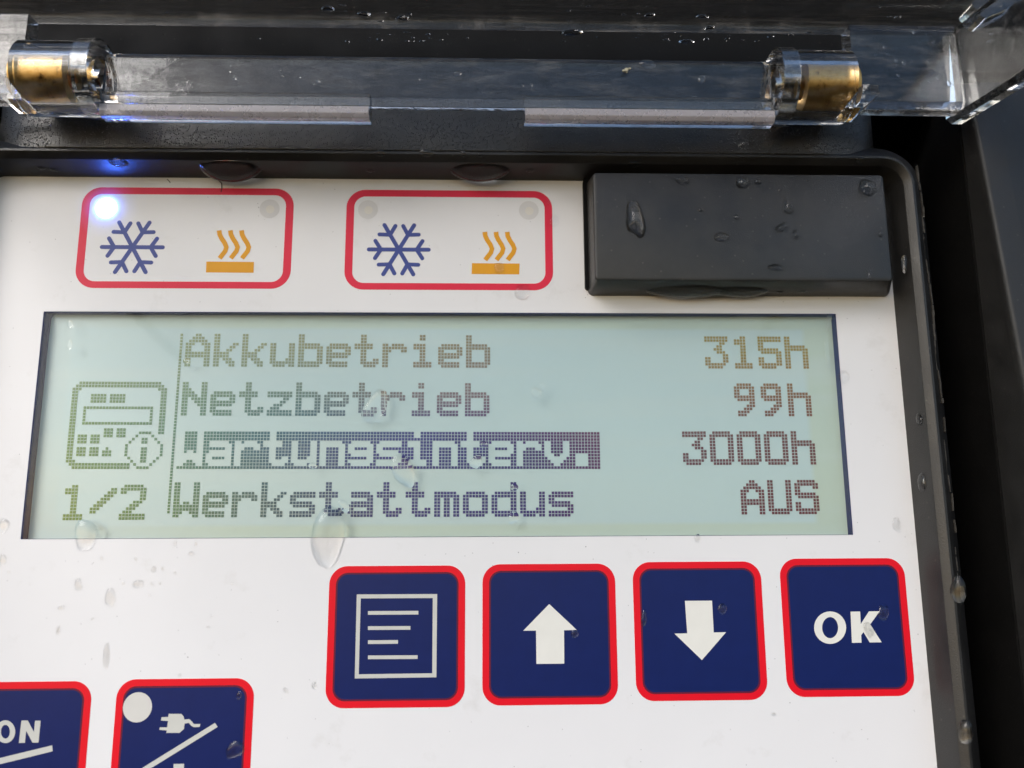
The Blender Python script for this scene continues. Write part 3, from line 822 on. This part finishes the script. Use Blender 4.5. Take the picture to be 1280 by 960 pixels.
for p in [(192, 712, 3, 4), (203, 711, 2, 2.5), (190, 730, 2.3, 2.3), (200, 729, 1.8, 2), (239, 692, 3, 3.2), (219, 680, 2.2, 3), (245, 680, 2, 3),
          (77, 760, 4, 3), (73, 788, 3, 5), (290, 730, 2, 2.2), (187, 744, 2, 2), (170, 699, 2, 2.2), (127, 698, 2, 2.2), (154, 729, 2.4, 2.2), (116, 774, 2, 2), (219, 716, 2, 2),
          (260, 784, 1.8, 2), (264, 770, 1.6, 2), (225, 844, 2, 2.4), (11, 715, 2.4, 2)]:
    flat_drop(*p, ZF, 'tiny clear droplet on the white panel between the display and the ON and plug keys', GP, .15)
for p in [(357, 863, 3, 3.2), (393, 857, 3.4, 4)]:
    flat_drop(*p, ZF, 'tiny clear droplet on the white panel between the plug key and the list key', GP, .15)
flat_drop(967, 893, 2.5, 2.5, ZF, 'tiny clear droplet on the white panel below the OK key', GP)
flat_drop(624, 335, 7, 7.5, ZP, 'round clear drop on the amber bar of the unlit function field', GP, .08)
flat_drop(686.5, 253, 3, 3.5, ZP, 'tiny clear drop on the red outline of the unlit function field', GP, .08)
for p in [(469, 508, 12, 25, 'tall tilted drop over the letters of Netzbetrieb', .14, -.45), (504, 588, 13, 22, 'tilted drop below the highlighted line on the display', .1, .3),
          (670, 491, 6, 8, 'larger of two drops in the blank part of the Netzbetrieb line', .14, 0), (678, 483, 4, 5.5, 'smaller of two drops in the blank part of the Netzbetrieb line', .14, 0),
          (595, 577, 7, 9, 'clear drop on the letter t of the highlighted line', .2, 0), (605, 555, 4, 4, 'small drop on the letter e of the highlighted line', .1, 0),
          (643, 609, 4.5, 5, 'small drop on the letter d of Werkstattmodus', .15, 0), (642, 647, 7, 7, 'faint drop below the letter d of Werkstattmodus', .2, 0),
          (391, 582, 5, 4, 'small bright drop on the letter u of the highlighted line', .15, 0), (430, 632, 6, 8, 'drop on the letter t in the middle of Werkstattmodus', .2, .3),
          (233, 451, 4, 4, 'small drop on the foot of the letter A in Akkubetrieb', .1, 0), (88, 405, 4, 5.5, 'upper of two faint drops near the upper display corner', .15, 0),
          (87, 431, 3.4, 7, 'lower of two faint drops near the upper display corner', .2, 0), (1034, 440, 3.4, 17, 'long dark edged water streak beside 315h on the display', .12, .05),
          (1036, 402, 4, 12, 'dark water streak in the upper display corner beside 315h', .2, -.3),]:
    flat_drop(p[0], p[1], p[2], p[3], ZW, p[4], GD, p[5], p[6], .36)
for p in [(718.5, 792, 5, 5, 'small drop touching the up arrow', .1, 0), (903, 761, 5.5, 7, 'drop beside the down arrow shaft', .1, 0), (805, 773, 3.5, 9, 'slim drop at the edge of the down arrow key', .15, 0),
          (1104, 766, 7, 10, 'dark edged drop above the letter K of the OK key', .12, 0), (1086, 787, 6, 9, 'clear drop across the letter K of the OK key', .12, .2),
          (294, 937, 8, 13, 'large tilted drop at the edge of the plug key', .15, -.9), (299, 869, 3, 5.5, 'small tilted drop in the upper corner of the plug key', .1, -.4)]:
    flat_drop(p[0], p[1], p[2], p[3], ZK, p[4], GK, p[5], p[6])
for p in [(794, 274, 13, 25, 'largest ragged drop on the black cover block', .22), (928, 228, 9.5, 8, 'round dark drop at the upper edge of the black cover block', .08), (947, 227, 4.5, 4, 'small drop beside the round drop at the block upper edge', .1),
          (853, 225, 9, 6.5, 'flat pale drop at the upper edge of the block', .12), (985, 259, 7, 9.5, 'oval dark drop in the middle of the black block', .12), (902, 296, 10, 6.5, 'wide low drop in the middle of the black block', .08),
          (977, 284, 6.5, 6.5, 'three cornered drop below the oval drop on the block', .3), (995, 293, 4.5, 6.5, 'small upright drop beside the three cornered drop', .1), (1085, 234, 13, 11, 'large drop in the corner of the block beside the bezel', .12),
          (1101, 292, 2.8, 4.5, 'small drop near the outer edge of the block', .1), (970, 334, 9, 5, 'ragged flat drop near the lower edge of the block', .28), (1087, 344, 3.2, 10, 'thin curved drop by the lower outer block corner', .2)]:
    flat_drop(p[0], p[1], p[2], p[3], ZB, p[4], GB, p[5], 0, .85)
for p in [(876, 262, 4, 3.4), (921, 271, 4, 4), (1060, 270, 2.8, 3), (1035, 305, 1.6, 1.8), (975, 237, 3.2, 2.2), (1009, 225, 2.6, 2.4), (868, 288, 1.8, 1.8), (783, 222, 1.6, 1.8), (1103, 317, 1.4, 2)]:
    flat_drop(*p, ZB, 'tiny dark droplet on the top face of the black cover block', GB, .12, 0, .5)
# films hanging on the block's lower face
nb = Vector((0, -.985, .17)).normalized(); ub = Vector(UX); vb = nb.cross(ub)
def face_drop(pxx, pyy, p0, n, u, rx, ry, label, group, irr=.1, hf=.4, sag=0.0, h=None):
    DN[0] += 1
    n, u = Vector(n).normalized(), Vector(u).normalized(); q = at_plane(pxx, pyy, p0, n)
    return drop(q, u, n.cross(u), n, rx, ry, h or hf * min(rx, ry), label, group, DN[0], irr, 0, sag)
p_low = (50, 23.95, 3)
face_drop(860, 363, p_low, nb, UX, 6.8, 2.3, 'wide water film hanging under the lower edge of the black block', GB, .1, h=1.1)
face_drop(925, 364, p_low, nb, UX, 5.2, 2.0, 'narrower water film hanging under the lower edge of the block', GB, .14, h=.9)
for q in ((975, 365, 'small drop on the lower face of the block near the water films'), (1003, 364, 'small drop on the lower face of the block farther from the water films')):
    face_drop(q[0], q[1], p_low, nb, UX, .7, .5, q[2], GB, .1)
# inner upper wall of the bezel, hanging drops
pw, nw = (0, 45.2, 2.0), (0, -.99, .14)
face_drop(288, 212, pw, nw, UX, 5.6, 2.8, 'broad flat drop hanging from the bezel above the lit function field', GE, .06, h=2.0)
face_drop(600, 214, pw, nw, UX, 5.2, 2.5, 'broad flat drop hanging from the bezel above the unlit function field', GE, .06, h=1.7)
face_drop(148, 203, pw, nw, UX, 1.6, 1.2, 'small drop hanging from the bezel above the blue lamp', GE, .1, h=.7)
for q in ((663, 213), (463, 213), (52, 210), (68, 212)):
    face_drop(*q, pw, nw, UX, .8, .7, 'tiny dark drop on the inner upper wall of the bezel', GE, .15)
pr_, nr_ = (0, 46.2, 5.7), (0, -.7, .7)
for q in ((475, 192, .85, .7, 'round drop on the bezel ridge above the space between both function fields'), (533, 192, 1.25, .75, 'widest drop sitting on the bezel ridge'), (579, 193, .65, .6, 'small drop on the bezel ridge beside the widest ridge drop'),
          (600, 194, .5, .45, 'smallest drop on the bezel ridge above the unlit function field'), (1075, 200, .7, .7, 'drop on the bezel ridge above the corner of the black block'), (792, 205, 1.1, .6, 'flat drop on the bezel ridge above the left part of the black block')):
    face_drop(q[0], q[1], pr_, nr_, UX, q[2], q[3], q[4], GE, .1, .6)
# inner wall by the keys
ps, ns = (79.9, 0, 2.5), (-.99, 0, .14)
for q in ((1149, 524, .9, 1.2, 'upper oval drop on the bezel wall beside the display'), (1152, 603, 1.1, 1.8, 'lower oval drop on the bezel wall beside the display'), (1104, 300, .6, .8, 'drop on the bezel wall beside the black block')):
    face_drop(q[0], q[1], ps, ns, UZ, q[2], q[3], q[4], GE, .12, .5)
pc, nc = (80.9, 0, 5.9), (-.6, 0, .8)
for q in ((1198, 737, 1.0, 2.3, 'long bright drop on the bezel ridge beside the OK key'), (1207, 915, 1.1, 1.8, 'drop on the bezel ridge below the OK key'), (1130, 330, .5, 1.6, 'slim drop on the bezel ridge beside the black block')):
    face_drop(q[0], q[1], pc, nc, (0.8, 0, .6), q[2], q[3], q[4], GE, .14, .5)
# lid plate underside
PN = Vector((0, -math.cos(AL), math.sin(AL))); PV = PN.cross(Vector(UX)); pl0 = (0, *lid_pt(0, 0))
def lid_drop(x, y, rx, ry, label, irr=.12, hf=.45):
    face_drop(x, y, pl0, PN, UX, rx, ry, label, GL, irr, hf)
for q in ((503, 23, 1.3, 1.1, 'brightest drop on the lid plate above the hinge step'), (455, 18, 1.3, 1.0, 'reddish drop on the lid plate beside the brightest drop'), (410, 11, 1.0, 1.0, 'pale drop at the top of the lid plate'),
          (715, 41, 1.9, 1.4, 'wide dark drop on the lid plate above the rolled hinge tab'), (858, 52, 1.3, 1.0, 'bright drop on the lid plate near the lower plate edge'), (812, 19, .9, .7, 'drop high on the lid plate above the rolled tab'),
          (887, 35, .9, .7, 'small bright drop on the lid plate near the brass bushing'), (878, 21, 1.1, .8, 'pale drop high on the lid plate near the brass bushing')):
    lid_drop(*q)
rl = random.Random(21)
for k in range(90):
    x = rl.choice((rl.uniform(430, 570), rl.uniform(700, 1000), rl.uniform(150, 1190), rl.uniform(1080, 1260)))
    y = rl.choice((rl.uniform(3, 52), rl.uniform(40, 52)))
    lid_drop(x, y, *(lambda s: (s, s * rl.uniform(.6, 1)))(rl.choice((rl.uniform(.12, .3), rl.uniform(.18, .6)))), 'tiny droplet on the underside of the clear lid plate', .15)
zr = 13.62
for q in ((877, 99, 4.8, 6.5, 'ring shaped drop on the hinge rail near the brass bushing'), (572, 92, 5, 4, 'dark drop on the hinge rail above the step'), (810, 80, 10, 7, 'dark wet patch on the hinge rail above the rolled tab'), (868, 122, 4, 2.5, 'small drop low on the hinge rail above the rolled tab')):
    flat_drop(q[0], q[1], q[2], q[3], zr, q[4], GL, .15, 0, .4)

for k in range(16):
    r0_ = rl.uniform(1.2, 3.2); flat_drop(rl.uniform(1088, 1195), rl.uniform(42, 124), r0_, r0_ * rl.uniform(.8, 1.7), 12.42, 'tiny droplet on the clear hinge wall beside the brass bushing', GL, .18, 0, .5)
for k in range(14):
    r0_ = rl.uniform(1.0, 3.0); flat_drop(rl.uniform(180, 930), rl.uniform(80, 110), r0_, r0_ * rl.uniform(.7, 1.2), zr, 'tiny droplet on the clear hinge rail between the bushings', GL, .18, 0, .5)

# ================================================================== grit and fibres
cx, cy = at(783, 88, 13.62); mb = MB(); rg = random.Random(5)
for k in range(7):
    ax, ay, s = cx + rg.uniform(-.6, .6), cy + rg.uniform(-.35, .35), rg.uniform(.14, .3)
    mb.plate([(ax + s * math.cos(t) * rg.uniform(.7, 1.2), ay + s * math.sin(t) * rg.uniform(.7, 1.2)) for t in [k2 * 1.047 for k2 in range(6)]], 13.6, 13.75 + .03 * k)
tag(mb.build('grit_crumb', M_GRIT, None, (cx, cy, 13.6)), 'pale crumb of dirt stuck on the clear hinge rail', 'dirt crumb')
def fibre(pts, wd, label):
    p = px(*pts); mb = MB(); mb.plate(path_stroke(p, wd), .0, .055)
    tag(mb.build('fibre', M_FIBRE, None, (*p[0], 0)), label, 'fibre', 'dark fibres on the white panel')
fibre([(271, 224), (274, 226), (277, 229), (277.5, 234), (276.5, 240)], .16, 'dark curled fibre on the red outline of the lit function field')
fibre([(209, 224), (211, 226), (213, 228.5)], .12, 'short dark fibre at the panel edge above the lit function field')
